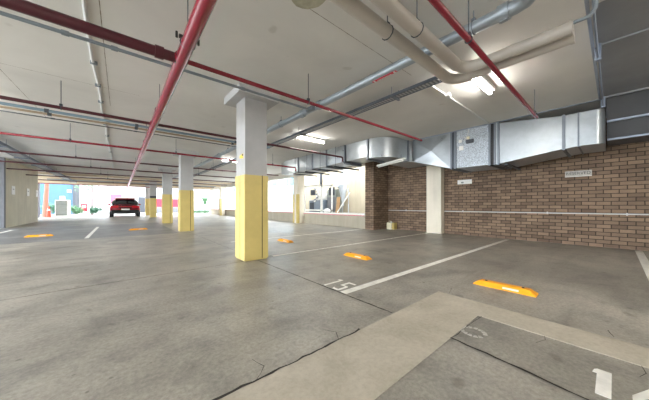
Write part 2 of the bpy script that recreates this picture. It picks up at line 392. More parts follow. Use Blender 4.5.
# ------------------------------------------------------------------ pipes
def hanger(t, x, y, z, r, clip='steel', along='x'):
    MB().tube([(x, y, z+r), (x, y, H)], .006, 6).build('hanger_rod', 'dark_conduit' if clip == 'steel' else clip, t)
    p = []
    for k in range(13):
        a = 2*PI*k/12; rr = r+.004
        p.append((x, y+rr*math.cos(a), z+rr*math.sin(a)) if along == 'x' else (x+rr*math.cos(a), y, z+rr*math.sin(a)))
    MB().tube(p, .006, 6).box(x-.02, x+.02, y-.02, y+.02, z+r, z+r+.035).build('clip', clip, t)
ZR = 2.73
def branch(y, x0, x1, r, label, m='red', rods=(), end='drop', thick=None, cup=()):
    t = thing('sprinkler_pipe', label, 'pipe', ((x0+x1)/2, y, ZR), 'red sprinkler branch pipes')
    if thick: MB().tube([(x0, y, ZR), (.5, y, ZR)], thick, 14).build('thick_run', 'maroon', t); MB().tube([(.58, y, ZR), (x1, y, ZR)], r, 12).build('pipe_run', m, t)
    else:
        MB().tube([(x0, y, ZR), (x1, y, ZR)], r, 12).build('pipe_run', m, t)
    if end == 'drop':
        MB().tube([(x1, y, ZR), (x1+.04, y, ZR-.02), (x1+.05, y, ZR-.08), (x1+.05, y, ZR-.16)], r*1.05, 10).build('elbow', m, t)
    for x in cup: MB().tube([(x-.04, y, ZR), (x+.04, y, ZR)], (thick or r)*1.22, 14).build('coupling', 'maroon' if thick else m, t)
    for x in rods: hanger(t, x, y, ZR, (thick or r) if x < .5 else r)
    return t
branch(.95, 1.3, 6.12, .03, 'red sprinkler pipe crossing under the bent tan pipes to the ductwork', rods=(2.71, 5.9), end=None)
branch(3.22, -6.9, 6.0, .027, 'red sprinkler pipe with thick maroon end in front of the biggest column capital', rods=(2.36, -3.2), thick=.055, cup=(.33,), end=None)
branch(6.15, -6.9, 5.95, .03, 'maroon sprinkler pipe running beside the blue, tan and dark conduits', 'maroon', rods=(-.78, 2.9, -4.5))
branch(9.2, -6.9, 6.0, .03, 'red sprinkler pipe crossing just before the second column of the row', rods=(-1.0, 1.4, 4.9))
lab = ['maroon sprinkler pipe crossing just behind the second column', 'thin maroon sprinkler pipe crossing before the third column',
       'thin maroon sprinkler pipe crossing just behind the third column', 'faint maroon sprinkler pipe crossing two bays behind the third column',
       'faint maroon sprinkler pipe crossing just before the slim column with dark sign', 'faint maroon sprinkler pipe above the parked red car']
for i, y in enumerate((12.3, 15.1, 18.0, 21.0, 24.6, 28.3)):
    branch(y, -6.9, 6.9, .03, lab[i], 'maroon' if i != 5 else 'red', rods=(-1.2+.2*i, 3.4), end=None)
# main
mn = thing('sprinkler_main', 'thick glossy red sprinkler main running along the garage to the red car', 'pipe', (.54, 13, ZR))
MB().tube([(.54, -3, ZR-.01), (.54, 29.6, ZR-.01)], .066, 20).build('pipe_run', 'red', mn)
for y in (3.22, 6.15, 9.2, 12.3, 15.1, 18.0, 21.0, 24.6): MB().tube([(.54, y-.07, ZR), (.54, y+.07, ZR)], .074, 16).build('tee', 'red', mn)
for y in (2.85, 5.2, 8.0, 14): hanger(mn, .54, y, ZR, .066, 'steel', 'y')
MB().box(.46, .62, 2.835, 2.865, ZR+.03, ZR+.06).tube([(.44, 2.85, ZR+.02), (.44, 2.85, ZR+.08)], .012, 8).tube([(.64, 2.85, ZR+.02), (.64, 2.85, ZR+.08)], .012, 8).build('clamp', 'bolt', mn)

def plain_pipe(name, label, cat, pts, r, m, group=None, n=12):
    o = MB().tube(pts, r, n).build(name, m); return tag(o, label, cat, group)
# grey conduit beside red1
gc = thing('conduit', 'dark grey conduit under the ceiling beside the thick maroon pipe', 'conduit', (-3, 3.8, 2.9))
MB().tube([(-6.9, 3.8, 2.9), (2.86, 3.8, 2.9)], .02, 10).build('pipe_run', 'grey_conduit', gc)
for x in (-.45, -.05, 1.5): MB().tube([(x-.03, 3.8, 2.9), (x+.03, 3.8, 2.9)], .028, 10).build('coupling', 'grey_conduit', gc)
MB().box(2.8, 2.87, 3.7, 3.9, 2.88, 2.95).build('end_bracket', 'flange', gc)
for lbl, y, z, r, m, x1 in (('blue-grey conduit running beside the maroon sprinkler pipe', 7.16, 2.9, .027, 'blue_conduit', 3.7),
                        ('tan conduit strung between the blue-grey conduit and dark cable', 7.42, 2.9, .022, 'tan_conduit', 3.7),
                        ('thin dark cable run strung behind the tan conduit', 7.73, 2.9, .011, 'dark_conduit', 3.7)):
    t = thing('conduit', lbl, 'conduit', (0, y, z), 'conduits bunched beside the maroon pipe')
    MB().tube([(-6.9, y, z), (x1, y, z)], r, 10).build('pipe_run', m, t)
    for x in (-1.1, .3, 2.6): MB().tube([(x-.03, y, z), (x+.03, y, z)], r*1.5, 8).build('coupling', 'dark_conduit', t)
    MB().tube([(-2.2, y, z), (-2.2, y, H)], .005, 6).build('hanger_rod', 'dark_conduit', t)
# galvanised pipe along Y
gp = thing('galvanised_pipe', 'galvanised grey pipe carrying the small red label, running along the garage', 'pipe', (2.995, 8, 3.01))
MB().tube([(2.995, .78, 3.01), (2.995, 24, 3.01)], .065, 18).build('pipe_run', 'pipe_galv', gp)
MB().tube([(2.995, .78, 3.01), (2.995, .62, 3.01), (2.975, .54, 3.01), (2.92, .49, 3.01), (2.84, .47, 3.01), (2.6, .47, 3.01)], .069, 16).build('elbow', 'pipe_galv', gp)
for y in (.72, 3.7, 4.3, 10, 15): MB().tube([(2.995, y-.045, 3.01), (2.995, y+.045, 3.01)], .084, 16).box(2.975, 3.015, y-.03, y+.03, 2.92, 2.94).build('coupling', 'pipe_galv', gp)
for y in (1.0, 5.2, 9, 12.8): hanger(gp, 2.995, y, 3.01, .065, 'flange', 'y')
pl = thing('pipe_label', 'small red label with white lettering wrapped on the galvanised pipe', 'label', (2.95, 2.4, 2.95))
def lab_ring(y0, y1, r, a0, a1, n=8):
    mb = MB(); a = [a0+(a1-a0)*i/n for i in range(n+1)]
    q = [(2.995+r*math.cos(t), 3.01+r*math.sin(t)) for t in a]; q2 = [(2.995+(r-.002)*math.cos(t), 3.01+(r-.002)*math.sin(t)) for t in a][::-1]
    mb.loft([[(x, y0, z) for x, z in q+q2], [(x, y1, z) for x, z in q+q2]]); return mb
lab_ring(1.98, 2.4, .068, PI*1.38, PI*1.72).build('red_band', 'signred', pl)
for y in (2.0, 2.35): lab_ring(y, y+.025, .0695, PI*1.4, PI*1.7).build('white_arrow', 'white', pl)
an = PI*1.53
mw = Matrix.Translation((2.995+.0705*math.cos(an), 2.19, 3.01+.0705*math.sin(an))) @ Matrix(((0, math.sin(an), math.cos(an), 0), (-1, 0, 0, 0), (0, -math.cos(an), math.sin(an), 0), (0, 0, 0, 1)))
text_mesh('lettering', 'FIRE SPRINKLER', .036, 'white', pl, mw, .0005)
# tan drain pipes with the bend
ZT_ = 2.86
for (yy, xx, lbl) in ((1.53, 3.74, 'outer tan drain pipe of the bent pair, long sweep under the ceiling'), (1.31, 3.53, 'inner tan drain pipe of the bent pair, beside the red sprinkler pipe')):
    t = thing('drain_pipe', lbl, 'pipe', (2, yy, ZT_), 'pair of bent tan drain pipes')
    MB().tube([(-2.5, yy, ZT_), (xx-.2, yy, ZT_)], .066, 20).build('pipe_run', 'tan', t)
    MB().tube([(xx-.22, yy, ZT_)]+arc((xx-.2, yy-.2), .2, PI/2, 0, ZT_)+[(xx, yy-.22, ZT_)], .070, 20).build('elbow', 'tan', t)
    MB().tube([(xx, yy-.2, ZT_), (xx, .3, ZT_)], .066, 20).build('branch_run', 'tan', t)
    MB().tube([(xx, .3, ZT_), (xx, .27, ZT_)], .072, 20).build('end_cap', 'tan', t)
    for x in (1.0, 2.35 if yy < 1.4 else 2.15): hanger(t, x, yy, ZT_, .066)
plain_pipe('conduit', 'short thin grey pipe stub leaving the ends of the tan drain pipes', 'conduit', [(3.6, .27, 2.94), (3.6, .16, 2.94), (3.6, .12, 3.0), (3.6, .1, H-.02)], .018, 'grey_conduit')
# white conduit along Y
wc = thing('conduit', 'white surface conduit clipped to the ceiling, running along the garage', 'conduit', (-.3, 8, 3.18))
MB().tube([(-.3, -1, 3.18)]+[(-.3+.012*math.sin(y*2.3), y, 3.18) for y in [i*.5 for i in range(0, 44)]], .019, 8).build('pipe_run', 'white_conduit', wc)
for y in (2.5, 3.2, 4.1, 5.0, 5.9, 6.8, 7.7, 8.6, 10, 11.5, 13): MB().box(-.34, -.26, y-.012, y+.012, 3.15, H).build('saddle_clip', 'grey_conduit', wc)
# ceiling tray
tr = thing('cable_tray', 'slotted grey cable tray running under the ceiling past the fluorescent lights', 'cable tray', (3.88, 7, 3.06))
MB().box(3.8, 3.82, 1.75, 20, 3.03, 3.08).build('rail', 'tray', tr); MB().box(3.96, 3.98, 1.75, 20, 3.03, 3.08).build('rail', 'tray', tr)
MB().box(3.82, 3.96, 1.8, 20, 3.04, 3.05).build('slotted_floor', 'slots', tr)
MB().tube([(3.87, 1.9, 3.07), (3.87, 20, 3.07)], .018, 8).build('cable', 'dark_conduit', tr); MB().tube([(3.92, 2.2, 3.07), (3.92, 20, 3.07)], .014, 8).build('cable', 'blue_conduit', tr)
for y in (2.6, 5.6, 8.6, 11, 14): MB().tube([(3.78, y, 3.02), (3.78, y, H)], .006, 6).tube([(4.0, y, 3.02), (4.0, y, H)], .006, 6).box(3.76, 4.02, y-.02, y+.02, 3.01, 3.03).build('hanger', 'flange', tr)
tk = thing('trunking', 'white surface trunking on the ceiling ending above the speckled duct box', 'trunking', (5.8, 2.1, 3.18))
MB().box(4.05, 7.42, 2.09, 2.12, 3.175, H).build('trunking_run', 'white_conduit', tk)
MB().box(4.78, 4.9, 2.02, 2.09, 3.14, H).build('junction_box', 'white_conduit', tk)
lt = thing('cable_tray', 'dark blue-grey cable tray running above the concrete side wall', 'cable tray', (-3.05, 18, 3.0))
MB().box(-3.22, -3.19, 8, 30, 2.97, 3.06).build('rail', 'tray', lt); MB().box(-2.9, -2.87, 8, 30, 2.97, 3.06).build('rail', 'tray', lt)
MB().box(-3.19, -2.9, 8, 30, 2.98, 2.995).build('slotted_floor', 'slots', lt)
for k, x in enumerate((-3.12, -3.05, -2.97)): MB().tube([(x, 8, 3.02), (x, 30, 3.02)], .025, 8).build('cable', 'dark_conduit' if k != 1 else 'grey_conduit', lt)
for y in (10, 12.8, 15.5, 18, 21, 24): MB().tube([(-3.24, y, 2.95), (-3.24, y, H)], .006, 6).tube([(-2.85, y, 2.95), (-2.85, y, H)], .006, 6).box(-3.26, -2.83, y-.02, y+.02, 2.94, 2.97).build('hanger', 'tray', lt)
hr = thing('conduit', 'pale blue-grey conduit crossing high up, just before the far tan beams', 'conduit', (0, 26, 2.95))
MB().tube([(-4, 26.2, 2.92), (7.5, 26.2, 2.92)], .03, 8).build('pipe_run', 'blue_conduit', hr)

# ------------------------------------------------------------------ fluorescent lights
def batten(x0, x1, y, label, lit=True, z=H, along='x'):
    t = thing('fluorescent_light', label, 'light', ((x0+x1)/2, y, z), 'fluorescent battens')
    B = lambda a, b, c, d, e, f: MB().box(a, b, c, d, e, f, .004)
    B(x0, x1, y-.075, y+.075, z-.05, z).build('housing', 'white', t)
    MB().tube([(x0+.04, y, z-.085), (x1-.04, y, z-.085)], .026, 12).build('tube', 'tube' if lit else 'white', t)
    for x in (x0, x1-.03): MB().box(x, x+.03, y-.025, y+.025, z-.11, z-.055).build('lamp_holder', 'white', t)
    return t
batten(4.0, 5.25, 1.47, 'lit fluorescent batten under the ceiling by the bend of the tan pipes')
batten(3.99, 5.2, 6.2, 'lit fluorescent batten close to the curved duct elbow')
batten(3.6, 4.8, 11.65, 'lit fluorescent batten half hidden behind the biggest column')
batten(3.5, 4.9, 15.9, 'unlit fluorescent batten hanging beyond the second column', False)
batten(-3.1, -1.85, 7.3, 'lit fluorescent batten over the bays with white line, out past the maroon pipe')
batten(4.7, 5.95, -1.7, 'lit fluorescent batten under the grey deck past the ceiling joint', z=H+.04)  # lamp added out of view to light floor and brick wall
batten(1.6, 2.85, -3.2, 'lit fluorescent batten near the rear wall')  # extra lamp out of view, added to brighten the interior
batten(-6.2, -4.95, 4.4, 'lit fluorescent batten beside the open driveway side')  # extra lamp out of view on the open side, added as fill
ub = thing('fluorescent_light', 'unlit grey batten hung under the curved duct elbow by the brick return', 'light', (6.75, 4.8, 2.4))
MB().hexa([(6.5, 4.05, 2.42), (6.57, 4.02, 2.42), (7.07, 5.42, 2.42), (7.0, 5.45, 2.42), (6.5, 4.05, 2.47), (6.57, 4.02, 2.47), (7.07, 5.42, 2.47), (7.0, 5.45, 2.47)]).build('housing', 'white', ub)
MB().tube([(6.55, 4.1, 2.39), (7.02, 5.38, 2.39)], .018, 10).build('tube', 'white', ub)
MB().tube([(6.6, 4.2, 2.47), (6.6, 4.2, 2.6)], .006, 6).tube([(6.97, 5.25, 2.47), (6.97, 5.25, 2.6)], .006, 6).build('hanger_rod', 'steel', ub)

# ------------------------------------------------------------------ duct work
du = thing('air_duct', 'large galvanised metal air duct with curved elbow along the ceiling edge', 'air duct', (7, 5, 2.1))
ZT = H-.015
# far run
def run_x(x0, x1, y0, y1, zb0, zb1, zt0=ZT, zt1=ZT, cross=False):
    mb = MB()
    mb.hexa([(x0, y0, zb0), (x1, y0, zb0), (x1, y1, zb1), (x0, y1, zb1), (x0, y0, zt0), (x1, y0, zt0), (x1, y1, zt1), (x0, y1, zt1)])
    if cross:
        for f in list(mb.bm.faces):
            if abs(f.calc_center_median().x-x0) < .05:
                r = bmesh.ops.poke(mb.bm, faces=[f], offset=-.0)
                for v in r['verts']: v.co.x -= .05
                break
    return mb
for a, b, c in ((5.15, 6.12, 0), (6.22, 7.15, 1), (7.2, 8.05, 0), (8.1, 9.1, 1), (9.15, 10.35, 0)):
    run_x(6.15, 6.95, a, b, 2.62-.02*(a-5.15), 2.62-.02*(b-5.15), cross=bool(c)).build('straight_section', 'galv', du)
for y in (6.17, 7.175, 8.075, 9.125, 5.13): MB().box(6.11, 6.99, y-.025, y+.025, 2.5, ZT).build('flange', 'flange', du)
run_x(6.3, 6.9, 10.35, 10.9, 2.6, 2.6).build('end_section', 'galv', du)
# elbow
out = arc((6.85, 5.1), .7, PI, PI*1.5, 0, 14); inn = [(6.95, 5.1), (6.96, 5.15), (7.0, 5.2)]
pts = [(p[0], p[1]) for p in out]+[(7.28, 4.4), (7.28, 5.2), (6.95, 5.2)]
e = MB(); e.smooth = True; e.prism(pts, 2.56, ZT); e.build('elbow', 'galv', du)
MB().box(7.28, 7.34, 4.36, 5.24, 2.5, ZT).build('flange', 'flange', du)
MB().prism([(7.34, 4.42), (7.5, 4.36), (7.56, 5.2), (7.34, 5.2)], 2.5, ZT).build('offset_piece', 'galv', du)
X0, X1 = 7.5, 8.7
MB().prism([(7.5, 4.36), (8.7, 4.36), (8.7, 5.2), (7.56, 5.2)], 2.5, ZT).build('corner_piece', 'galv', du)
run_x(X0, X1, 3.12, 4.34, 2.14, 2.5, cross=True).build('transition', 'galv', du)
MB().box(X0-.035, X1, 3.06, 3.11, 2.1, ZT).build('flange', 'flange', du)
MB().box(X0-.015, X1, 3.0, 3.06, 2.13, ZT).build('joint_sleeve', 'steel', du)
MB().box(X0-.035, X1, 2.95, 3.0, 2.1, ZT).build('flange', 'flange', du)
bx = MB().box(X0, X1, 2.14, 2.95, 2.12, ZT).build('fan_box', 'spangle', du)
MB().box(X0-.035, X1, 2.09, 2.14, 2.09, ZT).build('flange', 'flange', du)
MB().box(X0-.03, X1, 1.98, 2.02, 2.09, ZT).build('flange', 'flange', du)
MB().box(X0-.01, X1, 2.02, 2.09, 2.11, ZT).build('flexible_sleeve', 'black', du)
MB().box(X0-.035, X1, 1.9, 1.94, 2.09, ZT).build('flange', 'flange', du)
MB().box(X0-.005, X1, 1.94, 1.98, 2.11, ZT).build('joint_sleeve', 'galv', du)
run_x(X0, X1, .74, 1.9, 2.29, 2.12, 3.02, ZT-.02).build('transition', 'galv', du)
MB().box(X0-.025, X1, .69, .74, 2.26, 3.04).build('flange', 'flange', du)
run_x(X0, X1, .5, .69, 2.31, 2.29, 3.02, 3.02).build('straight_section', 'galv', du)
MB().box(X0-.02, X1, .475, .5, 2.29, 3.03).build('flange', 'flange', du)
e = MB(); e.smooth = True
e.prism([(X0, .475)]+[(p[0], p[1]) for p in arc((X0+.14, .14+.12), .14, PI, PI*1.5, 0, 8)]+[(X1, .12), (X1, .475)], 2.31, 3.02); e.build('end_section', 'galv', du)
# brackets hung on fan box
MB().box(X0-.05, X0, 2.5, 2.68, 2.78, 2.88).build('control_box', 'darkgrey', du)
MB().box(X0-.03, X0, 2.8, 2.88, 2.84, 2.92).box(X0-.02, X0, 2.76, 2.87, 2.62, 2.74).build('label_plate', 'white', du)
MB().tube([(X0-.03, 2.64, 2.88), (X0-.04, 2.72, 2.97), (X0-.03, 2.8, 2.93), (X0-.03, 2.74, 2.86), (X0-.04, 2.66, 2.98), (X0-.03, 2.62, 3.1), (X0-.03, 2.62, ZT)], .011, 8).build('cable', 'white_conduit', du)
MB().box(X0-.03, X0, 2.6, 2.68, 2.9, 2.97).build('junction_box', 'drum', du)
# trapeze hangers
for y in (6.6, 7.5, 8.4, 9.3):
    zb = 2.46
    t = MB().box(6.0, 7.35, y-.025, y+.025, zb-.03, zb+.02); t.build('trapeze_bar', 'steel', du)
    MB().tube([(6.08, y, zb), (6.08, y, H)], .007, 6).build('hanger_rod', 'steel', du)
for y in (1.75,):
    MB().box(7.45, 8.8, y-.03, y+.03, 2.06, 2.1).build('trapeze_bar', 'steel', du)
# dark conduit dropping under the elbow
plain_pipe('conduit', 'dark cable dropping off the maroon sprinkler pipe under the duct elbow', 'conduit', [(6.04, 6.15, 2.57), (6.08, 6.0, 2.5), (6.3, 5.85, 2.48), (6.6, 5.8, 2.47)], .022, 'dark_conduit')

# ------------------------------------------------------------------ brick wall fittings
rl = thing('wall_conduit', 'long white conduit running level along the brick wall', 'conduit', (XW-.02, 2, .84))
MB().tube([(XW-.02, 4.04, .82), (XW-.02, -5.9, .85)], .017, 10).build('pipe_run', 'white_conduit', rl)
MB().tube([(XW-.02, 6.48, .82), (XW-.02, 4.61, .82)], .014, 10).build('pipe_run', 'white_conduit', rl)
for y in (3.4, 1.2, -.2, 5.6): MB().box(XW-.04, XW, y-.015, y+.015, .8, .86).build('saddle_clip', 'white_conduit', rl)
sg = thing('wall_sign', 'weathered white sign reading RESERVED high on the brick wall', 'sign', (XW, .6, 1.87))
MB().box(XW-.012, XW, 0.36, .85, 1.795, 1.95, .002).build('plate', 'smudge', sg)
MB().box(XW-.014, XW-.012, .36, .85, 1.795, 1.808).build('border', 'white', sg)
def wall_text(nm, body, size, m, par, x, y, z):   # on a wall facing -X
    text_mesh(nm, body, size, m, par, Matrix.Translation((x, y, z)) @ Matrix(((0, 0, -1, 0), (-1, 0, 0, 0), (0, 1, 0, 0), (0, 0, 0, 1))), .0008)
wall_text('lettering', 'RESERVED', .1, 'darkgrey', sg, XW-.0135, .605, 1.88)
s2 = thing('wall_sign', 'small blank white plate on the brick wall below the speckled duct box', 'sign', (XW, 3.35, 1.85))
MB().box(XW-.012, XW, 3.12, 3.58, 1.78, 1.93, .002).build('plate', 'white', s2)
MB().box(XW-.014, XW-.012, 3.38, 3.46, 1.81, 1.86).build('grey_mark', 'cab', s2)

# ------------------------------------------------------------------ wheel stops
def stop(x, y, a, label, L=.64):
    t = thing('wheel_stop', label, 'wheel stop', (x, y, 0), 'orange wheel stops'); t.rotation_euler = (0, 0, a)
    mb = MB(); w = .085; h = .058
    prof = lambda u, s: [(-w*s, u, 0), (-w*.55*s, u, h*s if s < 1 else h), (w*.55*s, u, h*s if s < 1 else h), (w*s, u, 0)]
    e = L/2
    rings = [[(-w, -e, 0), (-w*.8, -e, .012), (w*.8, -e, .012), (w, -e, 0)], [(-w, -e+.07, 0), (-w*.5, -e+.07, h), (w*.5, -e+.07, h), (w, -e+.07, 0)],
             [(-w, e-.07, 0), (-w*.5, e-.07, h), (w*.5, e-.07, h), (w, e-.07, 0)], [(-w, e, 0), (-w*.8, e, .012), (w*.8, e, .012), (w, e, 0)]]
    mb.loft(rings).build('body', 'stop', t)
    for yy in (-e+.13, e-.13):
        MB().tube([(0, yy, h-.004), (0, yy, h+.006)], .014, 10).build('bolt', 'bolt', t)
    def side(sx, y0, y1):
        f = lambda k: (sx*(w-(w*.5)*k)+sx*.002, h*k)
        (xa, za), (xb, zb) = f(.3), f(.62); q = sx*.002
        return MB().hexa([(xa, y0, za), (xa, y1, za), (xa+q, y1, za), (xa+q, y0, za), (xb, y0, zb), (xb, y1, zb), (xb+q, y1, zb), (xb+q, y0, zb)])
    side(-1, -.16, .0).build('reflector', 'silver', t)
    return t
stop(3.69, .89, .02, 'orange wheel stop between the white line and the pale floor strip, biggest of all')
stop(3.66, 3.33, -.02, 'orange wheel stop just beyond the painted number 15')
stop(3.65, 6.1, .02, 'orange wheel stop between the biggest column and the dock wall column')
stop(-2.06, 12.35, PI/2-.05, 'orange wheel stop out towards the concrete side wall')
stop(.6, 13.0, PI/2+.05, 'orange wheel stop between the single white line and the second column')

# ------------------------------------------------------------------ painted markings
def pline(x0, x1, y0, y1, label):
    nx = max(1, int((x1-x0)/.15)); mb = MB()
    mb.box(x0, x1, y0, y1, .0005, .0028)
    return tag(mb.build('parking_line', 'line'), label, 'parking line', 'white parking lines')
pline(2.04, 9.0, 2.03, 2.13, 'white line painted from the number 15 to the brick wall')
pline(5.6, 9.1, -.42, -.31, 'white line reaching the brick wall beneath the RESERVED sign end')
pline(2.4, 8.9, 4.46, 4.55, 'white line painted from the biggest column to the white pilaster')
pline(2.4, 8.0, 6.95, 7.03, 'thin white line ending at the brick return corner')
pline(-.86, -.76, 10.7, 15.9, 'white line standing alone between two distant wheel stops')
pline(-3.5, -3.4, 10.7, 16.2, 'white line painted alongside the concrete side wall')
def flat(mb, pts): return mb.prism(pts, .0005, .003)
n15 = thing('painted_number', 'white painted number 15 beside the end of the white line', 'number', (2.2, 2.35, 0))
def digit(kind, x0, y0, w, h, s):
    # reader faces +X: up = +X, right = -Y ; (u right, v up)
    P = lambda u, v: (x0+v, y0-u)
    out = []
    if kind == '1': out = [[P(w*.35, 0), P(w*.35+s, 0), P(w*.35+s, h), P(w*.35, h)][::1], [P(0, h-s), P(w*.35, h-s), P(w*.35, h), P(w*.12, h-s*.3)]]
    if kind == '5':
        out = [[P(0, h-s), P(w, h-s), P(w, h), P(0, h)], [P(0, h*.5), P(s, h*.5), P(s, h-s), P(0, h-s)],
               [P(0, h*.5), P(w*.7, h*.5), P(w*.85, h*.5+s*.8), P(0, h*.5+s*.8)], [P(w-s, s), P(w, s), P(w, h*.5), P(w*.85, h*.5+s*.8), P(w*.7, h*.5), P(w-s, h*.46)],
               [P(w*.2, 0), P(w*.8, 0), P(w, s), P(w-s, s), P(s, s), P(0, s*1.6)]]
    if kind == '4':
        out = [[P(0, h*.42), P(s*.5, h*.3), P(w*.7, h*.86), P(w*.7, h), P(w*.5, h)], [P(0, h*.24), P(w, h*.24), P(w, h*.24+s), P(0, h*.24+s)], [P(w*.62, 0), P(w*.62+s, 0), P(w*.62+s, h), P(w*.62, h)]]
    return out
def build_digit(kind, par, *a):
    for i, q in enumerate(digit(kind, *a)):
        pass
    mb = MB()
    for i, q in enumerate(digit(kind, *a)): mb.prism(q, .0005, .0028+.00005*i)
    return mb.build('digit', 'line', par)
build_digit('1', n15, 2.05, 2.5, .12, .33, .035); build_digit('5', n15, 2.05, 2.31, .13, .33, .035)
n14 = thing('painted_number', 'white painted number 14 on the grey floor inside the pale strip', 'number', (2.2, 0, 0))
build_digit('1', n14, 2.03, .088, .055, .31, .06)
build_digit('4', n14, 2.03, -.065, .16, .31, .045)
sm_ = MB()
for k in range(13):
    a0 = -1.4+k*.44
    sm_.prism([(2.24+.09*math.cos(a0), .75+.1*math.sin(a0)), (2.24+.09*math.cos(a0+.34), .75+.1*math.sin(a0+.34)), (2.24+.06*math.cos(a0+.3), .75+.07*math.sin(a0+.3)), (2.24+.06*math.cos(a0+.03), .75+.07*math.sin(a0+.03))], .0005, .0025)
tag(sm_.build('worn_marking', 'smudge'), 'worn ghost of a round painted mark inside the strip corner', 'marking')

# ------------------------------------------------------------------ plastic can by the brick return
jc = thing('jerrycan', 'cream plastic jerrycan standing in the brick corner', 'jerrycan', (9.0, 6.15, 0))
MB().box(8.85, 9.1, 6.1, 6.36, 0, .3, .03).build('body', 'drum', jc); MB().box(8.88, 9.12, 5.99, 6.1, 0, .29, .03).build('side_panel', 'drumy', jc)
MB().tube([(8.93, 6.16, .3), (8.93, 6.16, .34)], .035, 12).build('cap', 'white', jc)
MB().tube([(9.0, 6.2, .3), (9.0, 6.22, .35), (9.0, 6.32, .35), (9.0, 6.34, .3)], .012, 8).build('handle', 'drum', jc)

# ------------------------------------------------------------------ signs on the concrete side wall
for y, lbl in ((18.9, 'white notice on the concrete wall, the one by its near edge'), (21.4, 'white notice at the middle of the concrete wall'), (23.3, 'white notice by the far edge of the concrete wall')):
    o = thing('wall_notice', lbl, 'notice', (-4, y, 1.78), 'white notices on the concrete wall')
    MB().box(-4.0, -3.985, y-.24, y+.24, 1.56, 1.98).build('plate', 'white', o)
    MB().box(-3.985, -3.983, y-.1, y+.1, 1.8, 1.84).build('print', 'cab', o)

# ------------------------------------------------------------------ dock yard clutter
PZ = .62
sf = thing('screen_frame', 'white steel frame screen standing on the dock before grey machines', 'screen', (9.3, 11.4, PZ))
for y0, y1 in ((12.7, 11.02), (11.0, 10.06)):
    zt = 2.26 if y1 > 11 else 2.2
    MB().box(9.0, 9.05, y1, y1+.07, PZ, zt).box(9.0, 9.05, y0-.07, y0, PZ, zt).box(9.0, 9.05, y1, y0, zt-.08, zt).box(9.0, 9.05, y1, y0, PZ+.08, PZ+.16).build('frame', 'white', sf)
mc = thing('machine', 'grey workshop machine with fan outlets behind the white frame', 'machine', (9.55, 11.7, PZ))
MB().box(9.3, 9.8, 11.1, 12.6, PZ, 1.35, .03).build('body', 'machine', mc)
MB().box(9.35, 9.75, 11.3, 12.0, 1.35, 1.75, .04).build('hopper', 'white', mc)
MB().box(9.26, 9.32, 11.95, 12.4, 1.66, 2.0).build('control_panel', 'darkgrey', mc)
MB().box(9.28, 9.3, 12.1, 12.5, .75, 1.2).build('door', 'darkgrey', mc)
for k in range(10):
    a = R.uniform(11.2, 12.0); z = R.uniform(1.3, 2.0); MB().tube([(9.3, a, z), (9.27, a+.12, z+R.uniform(-.1, .12))], .04, 8).build('hose', 'white' if k % 2 else 'machine', mc)
m2 = thing('electrical_cabinet', 'grey cabinet with a dark window panel behind the second frame', 'cabinet', (9.6, 10.5, PZ))
MB().box(9.4, 9.85, 10.15, 10.95, PZ, 1.95, .02).build('body', 'cab', m2); MB().box(9.37, 9.4, 10.28, 10.75, 1.62, 2.07).build('dark_panel', 'darkgrey', m2)
MB().box(9.38, 9.4, 10.2, 10.9, .7, 1.5).build('door', 'shade', m2)
cy = thing('dust_extractor', 'grey cyclone dust extractor with a tall vertical pipe on the dock', 'dust extractor', (9.45, 9.65, PZ))
MB().tube([(9.45, 9.65, 2.2), (9.45, 9.65, 3.4)], .1, 14).build('vertical_pipe', 'cyclone', cy)
MB().tube([(9.45, 9.65, 1.9), (9.45, 9.65, 2.2)], .22, 16).tube([(9.45, 9.65, 2.2), (9.45, 9.65, 2.3)], [.22, .1], 16).build('drum', 'cyclone', cy)
MB().tube([(9.45, 9.65, 1.25), (9.45, 9.65, 1.9)], [.07, .22], 16).build('cone', 'cyclone', cy)
MB().tube([(9.45, 9.65, 1.0), (9.45, 9.65, 1.25)], .06, 12).build('outlet', 'cyclone', cy)
MB().tube([(9.45, 9.65, 2.05), (9.3, 9.9, 2.05)], .08, 12).build('inlet', 'cyclone', cy)
MB().box(9.62, 9.66, 9.4, 9.44, PZ, 2.0).box(9.62, 9.66, 9.86, 9.9, PZ, 2.0).box(9.5, 9.66, 9.4, 9.9, 1.85, 1.88).build('stand', 'cyclone', cy)
tag(MB().hexa([(9.2, 9.75, PZ), (9.2, 10.0, PZ), (9.24, 10.0, PZ), (9.24, 9.75, PZ), (9.3, 9.72, 1.5), (9.3, 9.97, 1.5), (9.34, 9.97, 1.5), (9.34, 9.72, 1.5)]).build('wooden_board', 'wood'), 'tan wooden board propped beside the cyclone dust extractor', 'board')
tag(MB().tube([(9.1, 9.75, PZ+.02), (9.55, 9.2, 1.75)], .03, 8).build('leaning_pole', 'white'), 'white pole leaning beside the cyclone dust extractor', 'pole')
sk = MB(); sk.smooth = True
bmesh.ops.create_icosphere(sk.bm, subdivisions=3, radius=1)
for v in sk.bm.verts:
    v.co = Vector((8.8+v.co.x*.14, 10.25+v.co.y*.24, PZ+max(0, .1+v.co.z*.13+.02*math.sin(v.co.x*9+v.co.y*7))))
tag(sk.build('white_sack', 'white'), 'slumped white sack on the dock in front of the second frame', 'sack')
bc = thing('plastic_drum', 'pale blue plastic drum on the dock beyond the cream dock column', 'drum', (9.2, 13.6, PZ))
MB().tube([(9.2, 13.6, PZ), (9.2, 13.6, PZ+.5), (9.2, 13.6, PZ+.6)], [.22, .22, .14], 14).build('body', 'bluecan', bc); MB().tube([(9.2, 13.6, PZ+.6), (9.2, 13.6, PZ+.68)], .09, 12).build('cap', 'white', bc)
MB().tube([(9.9, 8.6, 1.0), (9.9, 8.6, 1.05)], .01, 6).bm.free()
dp = thing('downpipe', 'dark downpipe on the cream yard wall above the white frame', 'pipe', (9.85, 12.1, 2.4))
